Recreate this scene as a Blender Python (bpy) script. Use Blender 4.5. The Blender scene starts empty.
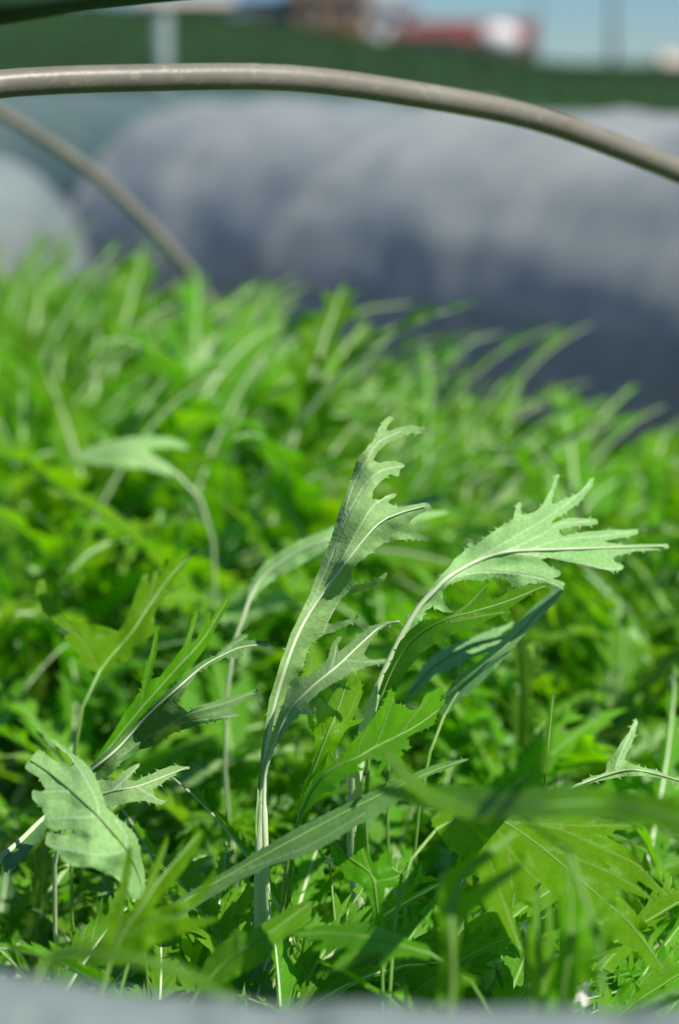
import bpy, bmesh, math, random
import numpy as np
from mathutils import Vector, Matrix
from mathutils.geometry import delaunay_2d_cdt
R = math.radians
random.seed(7)
C = bpy.context.scene.collection
sc = bpy.context.scene

# ------------------------------------------------------------------ camera
F, H = 2166.0, 0.61
PITCH = math.atan(450.0 / F)
cd = bpy.data.cameras.new('camera'); cam = bpy.data.objects.new('camera', cd); C.objects.link(cam)
cam.location = (0, 0, H); cam.rotation_euler = (math.pi/2 - PITCH, 0, 0)
cd.lens = 50; cd.sensor_fit = 'VERTICAL'; cd.sensor_height = 50*1024/F; cd.sensor_width = 50*1024/F
cd.clip_start = 0.02; cd.clip_end = 3000
cd.dof.use_dof = True; cd.dof.focus_distance = 1.0; cd.dof.aperture_fstop = 3.6
sc.camera = cam
cp, sp_ = math.cos(PITCH), math.sin(PITCH)
def at(px, py, d):
    """world point seen at a pixel, at depth d along the view axis"""
    x = (px-339.5)/F*d; v = (512-py)/F*d
    return Vector((x, d*cp + v*sp_, H - d*sp_ + v*cp))
def proj(p):
    y, z = p[1], p[2]-H
    zc = y*cp - z*sp_; yc = y*sp_ + z*cp
    return 339.5+F*p[0]/zc, 512-F*yc/zc, zc

# ------------------------------------------------------------------ materials
def new_mat(name):
    m = bpy.data.materials.new(name); m.use_nodes = True
    nt = m.node_tree; nt.nodes.clear()
    return m, nt
def N(nt, t, **kw):
    n = nt.nodes.new(t)
    for k, v in kw.items():
        if hasattr(n, k) and k not in n.inputs: setattr(n, k, v)
        else: n.inputs[k].default_value = v
    return n
def mixc(nt, fac, a, b, blend='MIX'):
    n = nt.nodes.new('ShaderNodeMix'); n.data_type = 'RGBA'; n.blend_type = blend
    for s, v in ((0, fac), (6, a), (7, b)):
        if isinstance(v, (int, float)): n.inputs[s].default_value = v
        elif isinstance(v, (tuple, list)): n.inputs[s].default_value = (*v[:3], 1)
        else: nt.links.new(v, n.inputs[s])
    return n.outputs[2]
def math_(nt, op, a, b=0.0, clamp=False):
    n = nt.nodes.new('ShaderNodeMath'); n.operation = op; n.use_clamp = clamp
    for i, v in enumerate((a, b)):
        if isinstance(v, (int, float)): n.inputs[i].default_value = v
        else: nt.links.new(v, n.inputs[i])
    return n.outputs[0]
def ramp(nt, v, lo, hi, a=0.0, b=1.0):
    n = nt.nodes.new('ShaderNodeMapRange'); n.interpolation_type = 'SMOOTHSTEP'
    nt.links.new(v, n.inputs[0])
    n.inputs[1].default_value = lo; n.inputs[2].default_value = hi
    n.inputs[3].default_value = a; n.inputs[4].default_value = b
    return n.outputs[0]
def noise(nt, scale, detail=3, vec=None, rough=.5):
    n = N(nt, 'ShaderNodeTexNoise'); n.inputs['Scale'].default_value = scale
    n.inputs['Detail'].default_value = detail; n.inputs['Roughness'].default_value = rough
    if vec is None:
        tc = N(nt, 'ShaderNodeTexCoord'); vec = tc.outputs['Object']
    nt.links.new(vec, n.inputs['Vector'])
    return n.outputs['Fac']

def leaf_mat(name, top, under, trans, tfac=.38, rough=.42, vein=(.26, .42, .09)):
    m, nt = new_mat(name); L = nt.links
    out = N(nt, 'ShaderNodeOutputMaterial')
    geo = N(nt, 'ShaderNodeNewGeometry'); oi = N(nt, 'ShaderNodeObjectInfo')
    av = N(nt, 'ShaderNodeAttribute'); av.attribute_name = 'vein'
    ar = N(nt, 'ShaderNodeAttribute'); ar.attribute_name = 'rnd'
    auv = N(nt, 'ShaderNodeAttribute'); auv.attribute_name = 'flat'
    rnd = math_(nt, 'FRACT', math_(nt, 'ADD', oi.outputs['Random'], ar.outputs['Fac']))
    nz = noise(nt, .045, 3, auv.outputs['Vector'])
    fine = noise(nt, .55, 2, auv.outputs['Vector'])
    base = mixc(nt, geo.outputs['Backfacing'], top, under)
    # each leaf a little different: yellower or bluer
    hs = N(nt, 'ShaderNodeHueSaturation'); L.new(base, hs.inputs['Color'])
    L.new(ramp(nt, rnd, 0, 1, .484, .506), hs.inputs['Hue'])
    L.new(math_(nt, 'ADD', math_(nt, 'MULTIPLY', nz, .5), math_(nt, 'MULTIPLY', rnd, .45)), hs.inputs['Value'])
    hs.inputs['Value'].default_value = 1
    val = math_(nt, 'ADD', math_(nt, 'ADD', math_(nt, 'MULTIPLY', nz, .5), math_(nt, 'MULTIPLY', rnd, .25)), .64)
    L.new(val, hs.inputs['Value'])
    pz = noise(nt, .018, 2, auv.outputs['Vector'])
    vm = ramp(nt, av.outputs['Fac'], .12, .58, .7, 0)
    col = mixc(nt, vm, mixc(nt, math_(nt, 'MULTIPLY', ramp(nt, pz, .42, .62), .25), hs.outputs['Color'], under), vein)
    # fine net of veins
    vo = N(nt, 'ShaderNodeTexVoronoi'); vo.feature = 'DISTANCE_TO_EDGE'; vo.inputs['Scale'].default_value = .33
    L.new(auv.outputs['Vector'], vo.inputs['Vector'])
    net = ramp(nt, vo.outputs['Distance'], 0, .12, 1, 0)
    col = mixc(nt, math_(nt, 'MULTIPLY', net, .12), col, vein)
    col = mixc(nt, math_(nt, 'MULTIPLY', ramp(nt, fine, .35, .7), .18), col, (.03, .07, .01))
    bh = math_(nt, 'ADD', math_(nt, 'ADD', math_(nt, 'MULTIPLY', net, -.22), math_(nt, 'MULTIPLY', fine, .5)), math_(nt, 'MULTIPLY', vm, .8))
    bp = N(nt, 'ShaderNodeBump'); bp.inputs['Strength'].default_value = .55; bp.inputs['Distance'].default_value = .0006
    L.new(bh, bp.inputs['Height'])
    p = N(nt, 'ShaderNodeBsdfPrincipled'); L.new(col, p.inputs['Base Color'])
    L.new(math_(nt, 'ADD', rough, math_(nt, 'MULTIPLY', geo.outputs['Backfacing'], .12)), p.inputs['Roughness'])
    p.inputs['Specular IOR Level'].default_value = .2
    L.new(bp.outputs['Normal'], p.inputs['Normal'])
    t = N(nt, 'ShaderNodeBsdfTranslucent')
    hs2 = N(nt, 'ShaderNodeHueSaturation'); hs2.inputs['Color'].default_value = (*trans, 1)
    L.new(ramp(nt, rnd, 0, 1, .489, .51), hs2.inputs['Hue']); L.new(val, hs2.inputs['Value'])
    tcol = mixc(nt, math_(nt, 'MULTIPLY', vm, .5), hs2.outputs['Color'], (.25, .35, .10))
    L.new(tcol, t.inputs['Color'])
    mx = N(nt, 'ShaderNodeMixShader'); mx.inputs[0].default_value = tfac
    L.new(p.outputs[0], mx.inputs[1]); L.new(t.outputs[0], mx.inputs[2]); L.new(mx.outputs[0], out.inputs['Surface'])
    return m

def plain(name, col, col2=None, scale=30, rough=.6, spec=.4, bump=.2, bscale=None, bdist=.002, metallic=0, detail=4):
    m, nt = new_mat(name); L = nt.links
    out = N(nt, 'ShaderNodeOutputMaterial'); p = N(nt, 'ShaderNodeBsdfPrincipled')
    nz = noise(nt, scale, detail)
    L.new(mixc(nt, ramp(nt, nz, .35, .68), col, col2 or tuple(c*.6 for c in col)), p.inputs['Base Color'])
    p.inputs['Roughness'].default_value = rough; p.inputs['Specular IOR Level'].default_value = spec
    p.inputs['Metallic'].default_value = metallic
    if bump:
        b = N(nt, 'ShaderNodeBump'); b.inputs['Strength'].default_value = bump; b.inputs['Distance'].default_value = bdist
        L.new(noise(nt, bscale or scale*3, 4), b.inputs['Height']); L.new(b.outputs[0], p.inputs['Normal'])
    L.new(p.outputs[0], out.inputs['Surface'])
    return m

M = {}
M['leaf'] = leaf_mat('mizuna_leaf', (.062, .225, .003), (.10, .32, .010), (.235, .70, .002), .45)
M['glaucous'] = leaf_mat('glaucous_leaf', (.11, .28, .015), (.30, .55, .19), (.25, .58, .02), .28, .38, (.55, .74, .42))
M['bright'] = leaf_mat('bright_leaf', (.115, .34, .003), (.15, .41, .010), (.36, .84, .002), .50)
M['dark'] = leaf_mat('dark_leaf', (.05, .16, .010), (.12, .29, .08), (.16, .36, .01), .30, .38, (.28, .42, .2))

def stalk_mat(name, a, b):
    m, nt = new_mat(name); L = nt.links
    out = N(nt, 'ShaderNodeOutputMaterial'); p = N(nt, 'ShaderNodeBsdfPrincipled')
    auv = N(nt, 'ShaderNodeAttribute'); auv.attribute_name = 'flat'
    mp = N(nt, 'ShaderNodeMapping'); mp.inputs['Scale'].default_value = (1.2, .03, 1); L.new(auv.outputs['Vector'], mp.inputs[0])
    st = noise(nt, 2.0, 2, mp.outputs[0])
    L.new(mixc(nt, ramp(nt, st, .3, .7), a, b), p.inputs['Base Color'])
    p.inputs['Roughness'].default_value = .38; p.inputs['Specular IOR Level'].default_value = .5
    p.inputs['Subsurface Weight'].default_value = .15; p.inputs['Subsurface Radius'].default_value = (.004, .006, .002); p.inputs['Subsurface Scale'].default_value = .5
    bp = N(nt, 'ShaderNodeBump'); bp.inputs['Strength'].default_value = .5; bp.inputs['Distance'].default_value = .0005
    L.new(st, bp.inputs['Height']); L.new(bp.outputs[0], p.inputs['Normal'])
    L.new(p.outputs[0], out.inputs['Surface'])
    return m
M['stalk'] = stalk_mat('pale_stalk', (.64, .74, .50), (.46, .60, .30))
M['stalk_green'] = stalk_mat('green_stalk', (.24, .42, .10), (.15, .32, .05))

# ------------------------------------------------------------------ small helpers
def mesh_obj(name, verts, faces, mat, parent=None, smooth=True, attrs=None, loc=None):
    me = bpy.data.meshes.new(name); me.from_pydata([tuple(v) for v in verts], [], [tuple(f) for f in faces])
    if smooth: me.polygons.foreach_set('use_smooth', [True]*len(me.polygons))
    for k, (ty, data) in (attrs or {}).items():
        a = me.attributes.new(k, ty, 'POINT')
        a.data.foreach_set('vector' if ty == 'FLOAT_VECTOR' else 'value', np.asarray(data, dtype=np.float32).ravel())
    me.update()
    for mm in (mat if isinstance(mat, (list, tuple)) else [mat]): me.materials.append(mm)
    o = bpy.data.objects.new(name, me); C.objects.link(o)
    if parent: o.parent = parent
    if loc is not None: o.location = loc
    return o
def thing(name, label, cat, loc=(0, 0, 0), group=None):
    o = bpy.data.objects.new(name, None); C.objects.link(o); o.location = loc; o.empty_display_size = .02
    tag(o, label, cat, group); return o
def tag(o, label, cat, group=None):
    o['label'] = label; o['category'] = cat
    if group: o['group'] = group
def smoothline(pts, n):
    """Catmull-Rom through pts, n samples"""
    P = [Vector(p) for p in pts]
    if len(P) == 2: return [P[0].lerp(P[1], i/(n-1)) for i in range(n)]
    seg = [0.0]
    for a, b in zip(P, P[1:]): seg.append(seg[-1]+(b-a).length)
    out = []
    for i in range(n):
        s = seg[-1]*i/(n-1); k = 0
        while k < len(P)-2 and seg[k+1] < s: k += 1
        t = (s-seg[k])/max(1e-9, seg[k+1]-seg[k])
        p1, p2 = P[k], P[k+1]
        p0 = P[k-1] if k > 0 else p1*2-p2
        p3 = P[k+2] if k+2 < len(P) else p2*2-p1
        out.append(.5*((2*p1)+(p2-p0)*t+(2*p0-5*p1+4*p2-p3)*t*t+(3*p1-p0-3*p2+p3)*t**3))
    return out
def tube(path, radii, k=8, flat=1.0, cap=True):
    V, Fc, fl = [], [], []
    n = len(path); up = Vector((.13, -.9, .4)).normalized(); acc = 0
    for i, p in enumerate(path):
        t = (path[min(i+1, n-1)]-path[max(i-1, 0)]).normalized()
        s = t.cross(up); s = s.normalized() if s.length > 1e-4 else Vector((1, 0, 0)); u = s.cross(t)
        if i: acc += (path[i]-path[i-1]).length*1000
        for j in range(k):
            a = 2*math.pi*j/k
            V.append(p + (s*math.cos(a)+u*math.sin(a)*flat)*radii[i]); fl.append((j*1.6 if j < k/2 else (k-j)*1.6, acc, 0))
    for i in range(n-1):
        for j in range(k):
            a, b = i*k+j, i*k+(j+1) % k
            Fc.append((a, b, b+k, a+k))
    if cap:
        Fc.append(tuple(range(k-1, -1, -1))); Fc.append(tuple((n-1)*k+j for j in range(k)))
    return V, Fc, fl

# ------------------------------------------------------------------ leaf outlines (flat, millimetres)
def poly_area(p):
    return .5*sum(p[i][0]*p[(i+1) % len(p)][1]-p[(i+1) % len(p)][0]*p[i][1] for i in range(len(p)))
def inside(pt, poly):
    x, y = pt; c = False; j = len(poly)-1
    for i in range(len(poly)):
        xi, yi = poly[i]; xj, yj = poly[j]
        if (yi > y) != (yj > y) and x < (xj-xi)*(y-yi)/(yj-yi)+xi: c = not c
        j = i
    return c
def densify(p, step):
    o = []
    for i in range(len(p)):
        a, b = p[i], p[(i+1) % len(p)]
        d = math.hypot(b[0]-a[0], b[1]-a[1]); k = max(1, int(d/step))
        for q in range(k): o.append((a[0]+(b[0]-a[0])*q/k, a[1]+(b[1]-a[1])*q/k))
    return o
def triangulate(polys, lines, step, rng):
    V, E, Fc = [], [], []
    for p in polys:
        if poly_area(p) < 0: p = p[::-1]
        p = densify(p, step*1.3)
        b = len(V); V += p; Fc.append(list(range(b, b+len(p))))
    for l in lines:
        l = [q for q in l if any(inside(q, p) for p in polys)]
        if len(l) < 2: continue
        b = len(V); V += l; E += [(b+i, b+i+1) for i in range(len(l)-1)]
    xs = [v[0] for v in V]; ys = [v[1] for v in V]
    y = min(ys)+step/2; row = 0
    while y < max(ys):
        x = min(xs)+(step/2 if row % 2 else 0)
        while x < max(xs):
            q = (x+rng.uniform(-.15, .15)*step, y+rng.uniform(-.15, .15)*step)
            if any(inside(q, p) for p in polys): V.append(q)
            x += step
        y += step*.87; row += 1
    r = delaunay_2d_cdt([Vector(v) for v in V], E, Fc, 1, 1e-3)
    vs = [(v.x, v.y) for v in r[0]]; tr = []
    for f in r[2]:
        f = list(f)
        if len(f) == 3:
            a = poly_area([vs[i] for i in f])
            if abs(a) > 1e-4: tr.append(f if a > 0 else f[::-1])
    return vs, tr
def vein_dist(vs, lines):
    P = np.array(vs); D = np.full(len(P), 99.0)
    for l in lines:
        for a, b in zip(l, l[1:]):
            a = np.array(a); b = np.array(b); ab = b-a; t = np.clip(((P-a)@ab)/max(1e-9, ab@ab), 0, 1)
            D = np.minimum(D, np.linalg.norm(P-(a+t[:, None]*ab), axis=1))
    return D

def leaf_outline(rng, L, W, pet, nl, tooth=1.0, slim=1.0, fing=False):
    """a mizuna blade: midrib along y, tongue-shaped lobes with teeth on both sides; returns polygons and vein lines"""
    polys, veins = [], []
    y0 = L*pet
    cen_r, cen_l = [], []
    for i in range(15):
        t = i/14; y = y0*.8+(L-y0*.8)*t
        w = (.8+W*.085*slim*math.sin(math.pi*min(1, t*1.05+.02))**.8)*rng.uniform(.85, 1.15)
        if i == 14: w = .3
        cen_r.append((w, y)); cen_l.append((-w*rng.uniform(.85, 1.1), y))
    polys.append(cen_r+cen_l[::-1])
    for side in (1, -1):
        for i in range(nl):
            t = (i+.5+rng.uniform(-.22, .22))/nl
            y = y0+(L-y0)*t*.93
            prof = math.sin(math.pi*(t*.86+.08))**.75
            ln = W*prof*rng.uniform(.72, 1.2)*(.55 if t < .18 else 1)
            ang = R(rng.uniform(28, 48)-22*t) if fing else R(rng.uniform(40, 62)-32*t)
            bw = ln*(rng.uniform(.10, .17) if fing else rng.uniform(.15, .27))*slim+1.3
            curve = rng.uniform(.1, .55)
            axis = []
            x_, y_, a_ = 0.0, y-ln*.12, ang
            n = 7
            for k in range(n+1):
                axis.append((x_, y_)); st = ln/n*1.08
                x_ += math.sin(a_)*st; y_ += math.cos(a_)*st; a_ -= curve/n
            low, upp = [], []
            for k in range(n+1):
                q = k/n; w = bw*.5*(1-q)**.62*(1+.25*math.sin(q*3.1)) + .25
                a = ang-curve*q; nx, ny = math.cos(a), -math.sin(a)
                low.append((axis[k][0]+nx*w, axis[k][1]+ny*w)); upp.append((axis[k][0]-nx*w, axis[k][1]-ny*w))
            tip = (axis[-1][0]+math.sin(ang-curve)*ln*.09, axis[-1][1]+math.cos(ang-curve)*ln*.09)
            polys.append([(side*x, y) for x, y in low+[tip]+upp[::-1]])
            veins.append([(side*x, y) for x, y in axis])
            # teeth
            for edge, sg in ((low, 1), (upp, -1)):
                for kk in ((1, 3, 4, 6) if ln > W*.5 else (2, 4)):
                    if rng.random() < .78*tooth:
                        p = edge[kk]; a = ang-curve*.5+sg*R(rng.uniform(22, 48)); tl = ln*rng.uniform(.20, .48)*tooth; hw = tl*.17+.55
                        dx, dy = math.sin(a), math.cos(a)
                        base = (p[0]-dx*tl*.4, p[1]-dy*tl*.4)
                        q2 = (p[0]+dx*tl+math.sin(a-.4*sg)*0, p[1]+dy*tl)
                        md = (p[0]+dx*tl*.5-dy*0, p[1]+dy*tl*.5)
                        polys.append([(side*x, y) for x, y in ((base[0]+dy*hw, base[1]-dx*hw), (md[0]+dy*hw*.75, md[1]-dx*hw*.75), q2, (md[0]-dy*hw*.6, md[1]+dx*hw*.6), (base[0]-dy*hw, base[1]+dx*hw))])
    # tip
    tl = W*rng.uniform(.35, .6)
    polys.append([(W*.10*slim, L-tl*.35), (W*.035, L+tl*.2), (0, L+tl*.55), (-W*.035, L+tl*.2), (-W*.10*slim, L-tl*.35)])
    veins.append([(0, y0*.8+i*(L-y0*.8)/24) for i in range(25)])
    return polys, veins

def bend_leaf(rng, vs, L, pet, lean, curl, fold, ruffle, W, twist=0):
    """flat millimetres -> metres; leaf starts at the origin going up and leans towards +x; upper side faces back to the plant"""
    n = 60; sp = []; fr = []
    p = Vector((0, 0, 0)); ds = L*1.12/n
    a0, a1 = lean
    side_wob = rng.uniform(-.5, .5)
    for i in range(n+1):
        t = i/n
        a = a0+(a1-a0)*t**1.5 + (curl*max(0, t-.62)**1.4*4)
        az = side_wob*t*t
        d = Vector((math.sin(a)*math.cos(az), math.sin(a)*math.sin(az), math.cos(a)))
        s = Vector((-math.sin(az), math.cos(az), 0)); nn = s.cross(d).normalized()   # adaxial side
        if nn.z < 0 and a < 1.5: nn = -nn
        tw = twist*t*t
        s2 = s*math.cos(tw)+nn*math.sin(tw); n2 = nn*math.cos(tw)-s*math.sin(tw)
        sp.append(p.copy()); fr.append((d, s2, n2)); p += d*ds
    ph = rng.uniform(0, 6); k1 = rng.uniform(.09, .16); ph2 = rng.uniform(0, 6)
    out = []
    for x, y in vs:
        f = max(0, min(n-.001, y/ds)); i = int(f); q = f-i
        P = sp[i].lerp(sp[min(n, i+1)], q); d, s, nn = fr[i]
        ax = abs(x)/W
        fo = fold*(1-.5*min(1, ax))
        lift = abs(x)*math.sin(fo) - W*.28*ax**2*(.6 if x > 0 else .8)*fold
        lift += ruffle*W*ax**1.3*math.sin(k1*y+ph+(1.7 if x > 0 else 0))*.5 + ruffle*W*.18*ax*math.sin(.31*y+ph2)
        out.append((P+s*(x*math.cos(fo))+nn*lift)*.001)
    return out, [q*.001 for q in sp], fr

def make_leaf_mesh(rng, step, mats, kind='leaf'):
    """returns blade data and stalk data for one generic leaf"""
    L = rng.uniform(235, 345); W = rng.uniform(17, 33); pet = rng.uniform(.30, .44)
    fing = rng.random() < .5
    if fing: W *= 1.55
    polys, veins = leaf_outline(rng, L, W, pet, rng.randint(6, 9) if fing else rng.randint(9, 13), rng.uniform(.7, .95) if fing else rng.uniform(.8, 1.2), rng.uniform(.75, 1.1), fing)
    vs, tr = triangulate(polys, veins, step, rng)
    a0 = rng.uniform(.05, .35); a1 = a0+rng.uniform(.4, 1.5)
    verts, spine, fr = bend_leaf(rng, vs, L, pet, (a0, a1), rng.uniform(-.1, 1.0), rng.uniform(.15, .75), rng.uniform(.15, .55), W, rng.uniform(-1.1, 1.1))
    vd = vein_dist(vs, veins)
    path = spine[:56:3]; m = len(path)
    r0 = rng.uniform(.0019, .0029)
    rad = [r0*(1-i/(m-1))**.8+.00035 for i in range(m)]
    sv, sf, sfl = tube(path, rad, 6)
    return dict(v=verts, f=tr, vd=vd, flat=[(x, y, 0) for x, y in vs], sv=sv, sf=sf, sfl=sfl)

rng = random.Random(3)
NEAR = [make_leaf_mesh(rng, 4.2, None) for _ in range(22)]
FAR = [make_leaf_mesh(rng, 7.5, None) for _ in range(14)]
def leaf_attrs(d, rn):
    n = len(d['v'])
    return {'vein': ('FLOAT', d['vd']), 'rnd': ('FLOAT', [rn]*n), 'flat': ('FLOAT_VECTOR', d['flat'])}

near_mesh = []
for i, d in enumerate(NEAR):
    # upper side must be the front of the faces
    mk = 'bright' if i % 4 == 1 else ('dark' if i % 7 == 5 else 'glaucous' if i % 6 == 3 else 'leaf')
    o = mesh_obj('leaf', d['v'], d['f'], M[mk], attrs=leaf_attrs(d, 0.0))
    s = mesh_obj('stalk', d['sv'], d['sf'], M['stalk' if i % 4 == 0 else 'stalk_green'], attrs={'flat': ('FLOAT_VECTOR', d['sfl'])})
    near_mesh.append((o.data, s.data)); bpy.data.objects.remove(o); bpy.data.objects.remove(s)

# ------------------------------------------------------------------ bed layout
TH = .505; DIR = Vector((-math.sin(TH), math.cos(TH), 0)); LAT = Vector((math.cos(TH), math.sin(TH), 0))
BC = Vector((-.082, 1.104, 0))
def bed(u, l, z=0): return BC + DIR*u + LAT*l + Vector((0, 0, z))

def leaf_at(me2, parent, loc, az, tilt, scale, wind, name='leaf'):
    o = bpy.data.objects.new(name, me2[0]); C.objects.link(o); o.parent = parent
    o.location = loc
    m = Matrix.Rotation(wind, 3, 'Y') @ Matrix.Rotation(az, 3, 'Z') @ Matrix.Rotation(tilt, 3, 'Y')
    o.rotation_euler = m.to_euler(); o.scale = (scale,)*3
    s = bpy.data.objects.new('stalk', me2[1]); C.objects.link(s); s.parent = o
    return o

# ------------------------------------------------------------------ hero leaves (outlines with real distance, size and bend)
def Z(pts, ox, oy, s): return [(ox+x/s, oy+y/s) for x, y in pts]
def tps(ctrl):
    P = np.array([(a, b) for a, b, c in ctrl], float)/100; v = np.array([c for a, b, c in ctrl], float); n = len(P)
    def U(r2): return np.where(r2 > 0, r2*np.log(np.maximum(r2, 1e-12))*.5, 0)
    K = U(((P[:, None]-P[None])**2).sum(-1)) + np.eye(n)*.02
    Q = np.hstack([np.ones((n, 1)), P]); A = np.zeros((n+3, n+3)); A[:n, :n] = K; A[:n, n:] = Q; A[n:, :n] = Q.T
    w = np.linalg.solve(A, np.concatenate([v, np.zeros(3)]))
    def f(X):
        X = np.asarray(X, float)/100
        return U(((X[:, None]-P[None])**2).sum(-1))@w[:n] + w[n] + X@w[n+1:]
    return f
HERO_PX = []
def hero_leaf(plant, poly, ribs, ctrl, d0, mat, side, stalk_px=(8, 2), stalk_mat='stalk', crown=None, label=None, step=5, ruffle=.004, protect=True, relief=.0016):
    """poly, ribs in picture units; ctrl = (x, y, metres nearer-/farther+ than d0)"""
    rg = random.Random(len(HERO_PX)*13+5)
    f = tps(ctrl) if len(ctrl) >= 3 else (lambda X: np.zeros(len(X)))
    # tidy outline: smooth it lightly and add points
    ribs = [[tuple(q[:2]) for q in smoothline([(x, y, 0) for x, y in r], max(6, int(len(r)*4)))] for r in ribs]
    sm = []; k_ = len(poly); osign = -1 if poly_area(poly) > 0 else 1
    for i in range(k_):
        a, b, c, d = (np.array(poly[(i+j) % k_], float) for j in (-1, 0, 1, 2))
        sm.append(tuple(b))
        seg = np.linalg.norm(c-b)
        if seg > 5:
            ta = (c-a)/max(1e-6, np.linalg.norm(c-a)+np.linalg.norm(b-a))*seg*.38; tb = (d-b)/max(1e-6, np.linalg.norm(d-b)+np.linalg.norm(d-c))*seg*.38
            for t in ((1/3, 2/3) if seg > 9 else (.5,)):
                q = (2*t**3-3*t*t+1)*b+(t**3-2*t*t+t)*ta+(-2*t**3+3*t*t)*c+(t**3-t*t)*tb
                nrm_ = np.array([-(c-b)[1], (c-b)[0]])/max(seg, 1e-6)*osign
                if step < 6: q = q+nrm_*rg.uniform(-.6, .9)
                sm.append(tuple(q))
                if step < 6 and seg > 11 and rg.random() < .5:
                    sm.append(tuple(q+nrm_*rg.uniform(1.8, 3.8)+(c-b)/seg*rg.uniform(.5, 2.5)*(1 if rg.random() < .5 else -1))); sm.append(tuple(q+(c-b)/seg*min(2.2, seg*.2)))
    vs, tr = triangulate([sm], ribs, step, rg)
    dz = f(vs); vd = vein_dist(vs, ribs)
    unit = d0/F*1000   # mm per px
    V = []
    for (x, y), z, v in zip(vs, dz, vd):
        e = ruffle*(math.sin(x*.11+y*.07)*math.sin(y*.09-x*.05+1)+.35*math.sin(x*.27-y*.19)*math.sin(y*.23+x*.12))*min(1, v/18) + relief*min(1, v/9)*(1 if side == 'upper' else -1)*-1
        V.append(at(x, y, d0+z+e))
    # front of a face = upper side of the leaf; triangles are ccw in y-down picture units -> they face away from the camera
    ft = [t[::-1] for t in tr] if side == 'under' else tr
    a, b, c = [V[i] for i in ft[0]]; nrm = (b-a).cross(c-a); tocam = Vector((0, 0, H))-a
    facing = nrm.dot(tocam) > 0
    if facing != (side == 'upper'): ft = [t[::-1] for t in ft]
    base = Vector(plant.location)
    o = mesh_obj('leaf', [v-base for v in V], ft, M[mat], plant, attrs={'vein': ('FLOAT', vd*unit*.8), 'rnd': ('FLOAT', [rg.random()*.3]*len(V)), 'flat': ('FLOAT_VECTOR', [(x*unit, y*unit, 0) for x, y in vs])})
    if label: o['label'] = label
    # stalk and midrib follow the first rib, then run down to the plant's crown
    r0 = ribs[0]; off = .0008
    zz = f(r0)
    path = [at(x, y, d0+z-off) for (x, y), z in zip(r0, zz)]
    w0, w1 = stalk_px; nn = len(path)
    rad = [(w0+(w1-w0)*(i/(nn-1))**.36)*.5*d0/F for i in range(nn)]
    if crown is not None:
        cr = Vector(crown); t = (path[0]-path[1]).normalized()*(path[0]-cr).length*.22
        mid = path[0]+t
        ext = [cr.lerp(mid, q/6).lerp(mid.lerp(path[0], q/6), q/6) for q in range(6)]
        path = ext+path; rad = [rad[0]*1.05]*6+rad
    sv, sf, sfl = tube(path, rad, 10)
    s = mesh_obj('stalk', [v-base for v in sv], sf, M[stalk_mat], o, attrs={'flat': ('FLOAT_VECTOR', sfl)})
    if protect: HERO_PX.append((poly+[], d0+float(np.mean(dz))))
    return o
def hero_plant(px, py, d, label, group='mizuna plants with large leaves standing out of the bed'):
    p = at(px, py, d); loc = Vector((p.x, p.y+(.09 if d > .9 else 0), 0))
    return thing('mizuna_plant', label, 'leafy plant', loc, group)
heroes = []
def crown_of(pl, dx=0, dy=0): return Vector(pl.location)+Vector((dx, dy, .012))

# H1: tall leaf in the middle
p1 = hero_plant(264, 840, 1.0, 'mizuna plant with the tallest pale jagged leaf, standing upright at the bed centre'); heroes.append(p1)
H1 = [(256,838),(257,800),(261,750),(269,700),(281,660),(295,625),(308,598),(321,565),(332,535),(341,505),(349,485),(355,465),(363,452),(371,443),(377,432),(383,421),(391,416),(394,419),(387,427),(384,433),
 (398,428),(411,425),(427,430),(430,434),(412,433),(398,438),(386,444),(378,451),(373,460),(380,463),(388,461),(396,461),(405,466),(400,469),(399,476),(390,474),(380,482),(373,491),(372,499),(380,500),(388,495),(397,494),(388,502),(398,508),
 (412,505),(427,503),(432,508),(422,513),(413,518),(409,525),(413,531),(423,535),(434,539),(424,541),(410,539),(395,540),(384,543),(375,549),(366,557),(358,563),(352,571),(351,580),(356,585),(368,583),(378,578),(387,572),(385,579),(376,585),(362,590),(350,594),(341,597),(333,605),(327,616),(326,622),(334,624),(346,620),(359,617),(350,624),(338,630),(322,636),(312,642),(306,655),(303,668),(299,680),(296,690),(288,702),(278,725),(271,755),(268,790),(267,838)]
hero_leaf(p1, H1, [[(261,838),(264,770),(272,715),(285,668),(300,630),(318,600),(347,561),(377,525),(400,513),(425,506)],
  [(300,632),(313,600),(330,562),(342,530),(354,504),(366,484),(380,471),(400,466)], [(330,580),(346,553),(360,527),(376,503),(390,496)], [(330,562),(339,535),(352,490),(366,462),(378,442),(400,431)], [(322,636),(335,606),(352,588),(380,580)]],
  [(261,838,0),(285,668,.0),(347,561,.0),(425,506,.03),(305,600,.012),(330,545,.022),(352,480,.035),(354,504,.012),(380,471,.022),(403,466,.05),(370,440,.03),(425,432,.075),(430,538,.05),(360,590,.03),(340,625,.03),(300,680,.02)],
  1.0, 'glaucous', 'under', (12, 1.6), crown=crown_of(p1), step=4.5, label='tall pale underside leaf with hooked lobes')
H1b = Z([(75,700),(95,640),(105,600),(120,560),(150,480),(165,420),(185,400),(230,395),(270,370),(300,330),(310,290),(330,262),(345,258),(330,290),(335,312),(370,285),(410,250),(450,222),(490,208),(545,205),(548,211),(500,222),(470,240),(440,280),(420,320),(440,336),(500,338),(490,350),(430,360),(380,380),(330,410),(280,440),(240,475),(225,495),(262,505),(240,520),(205,522),(170,560),(140,600),(115,640),(100,680),(92,740),(88,860),(80,860),(80,760)],240,560,3.394)
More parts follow.
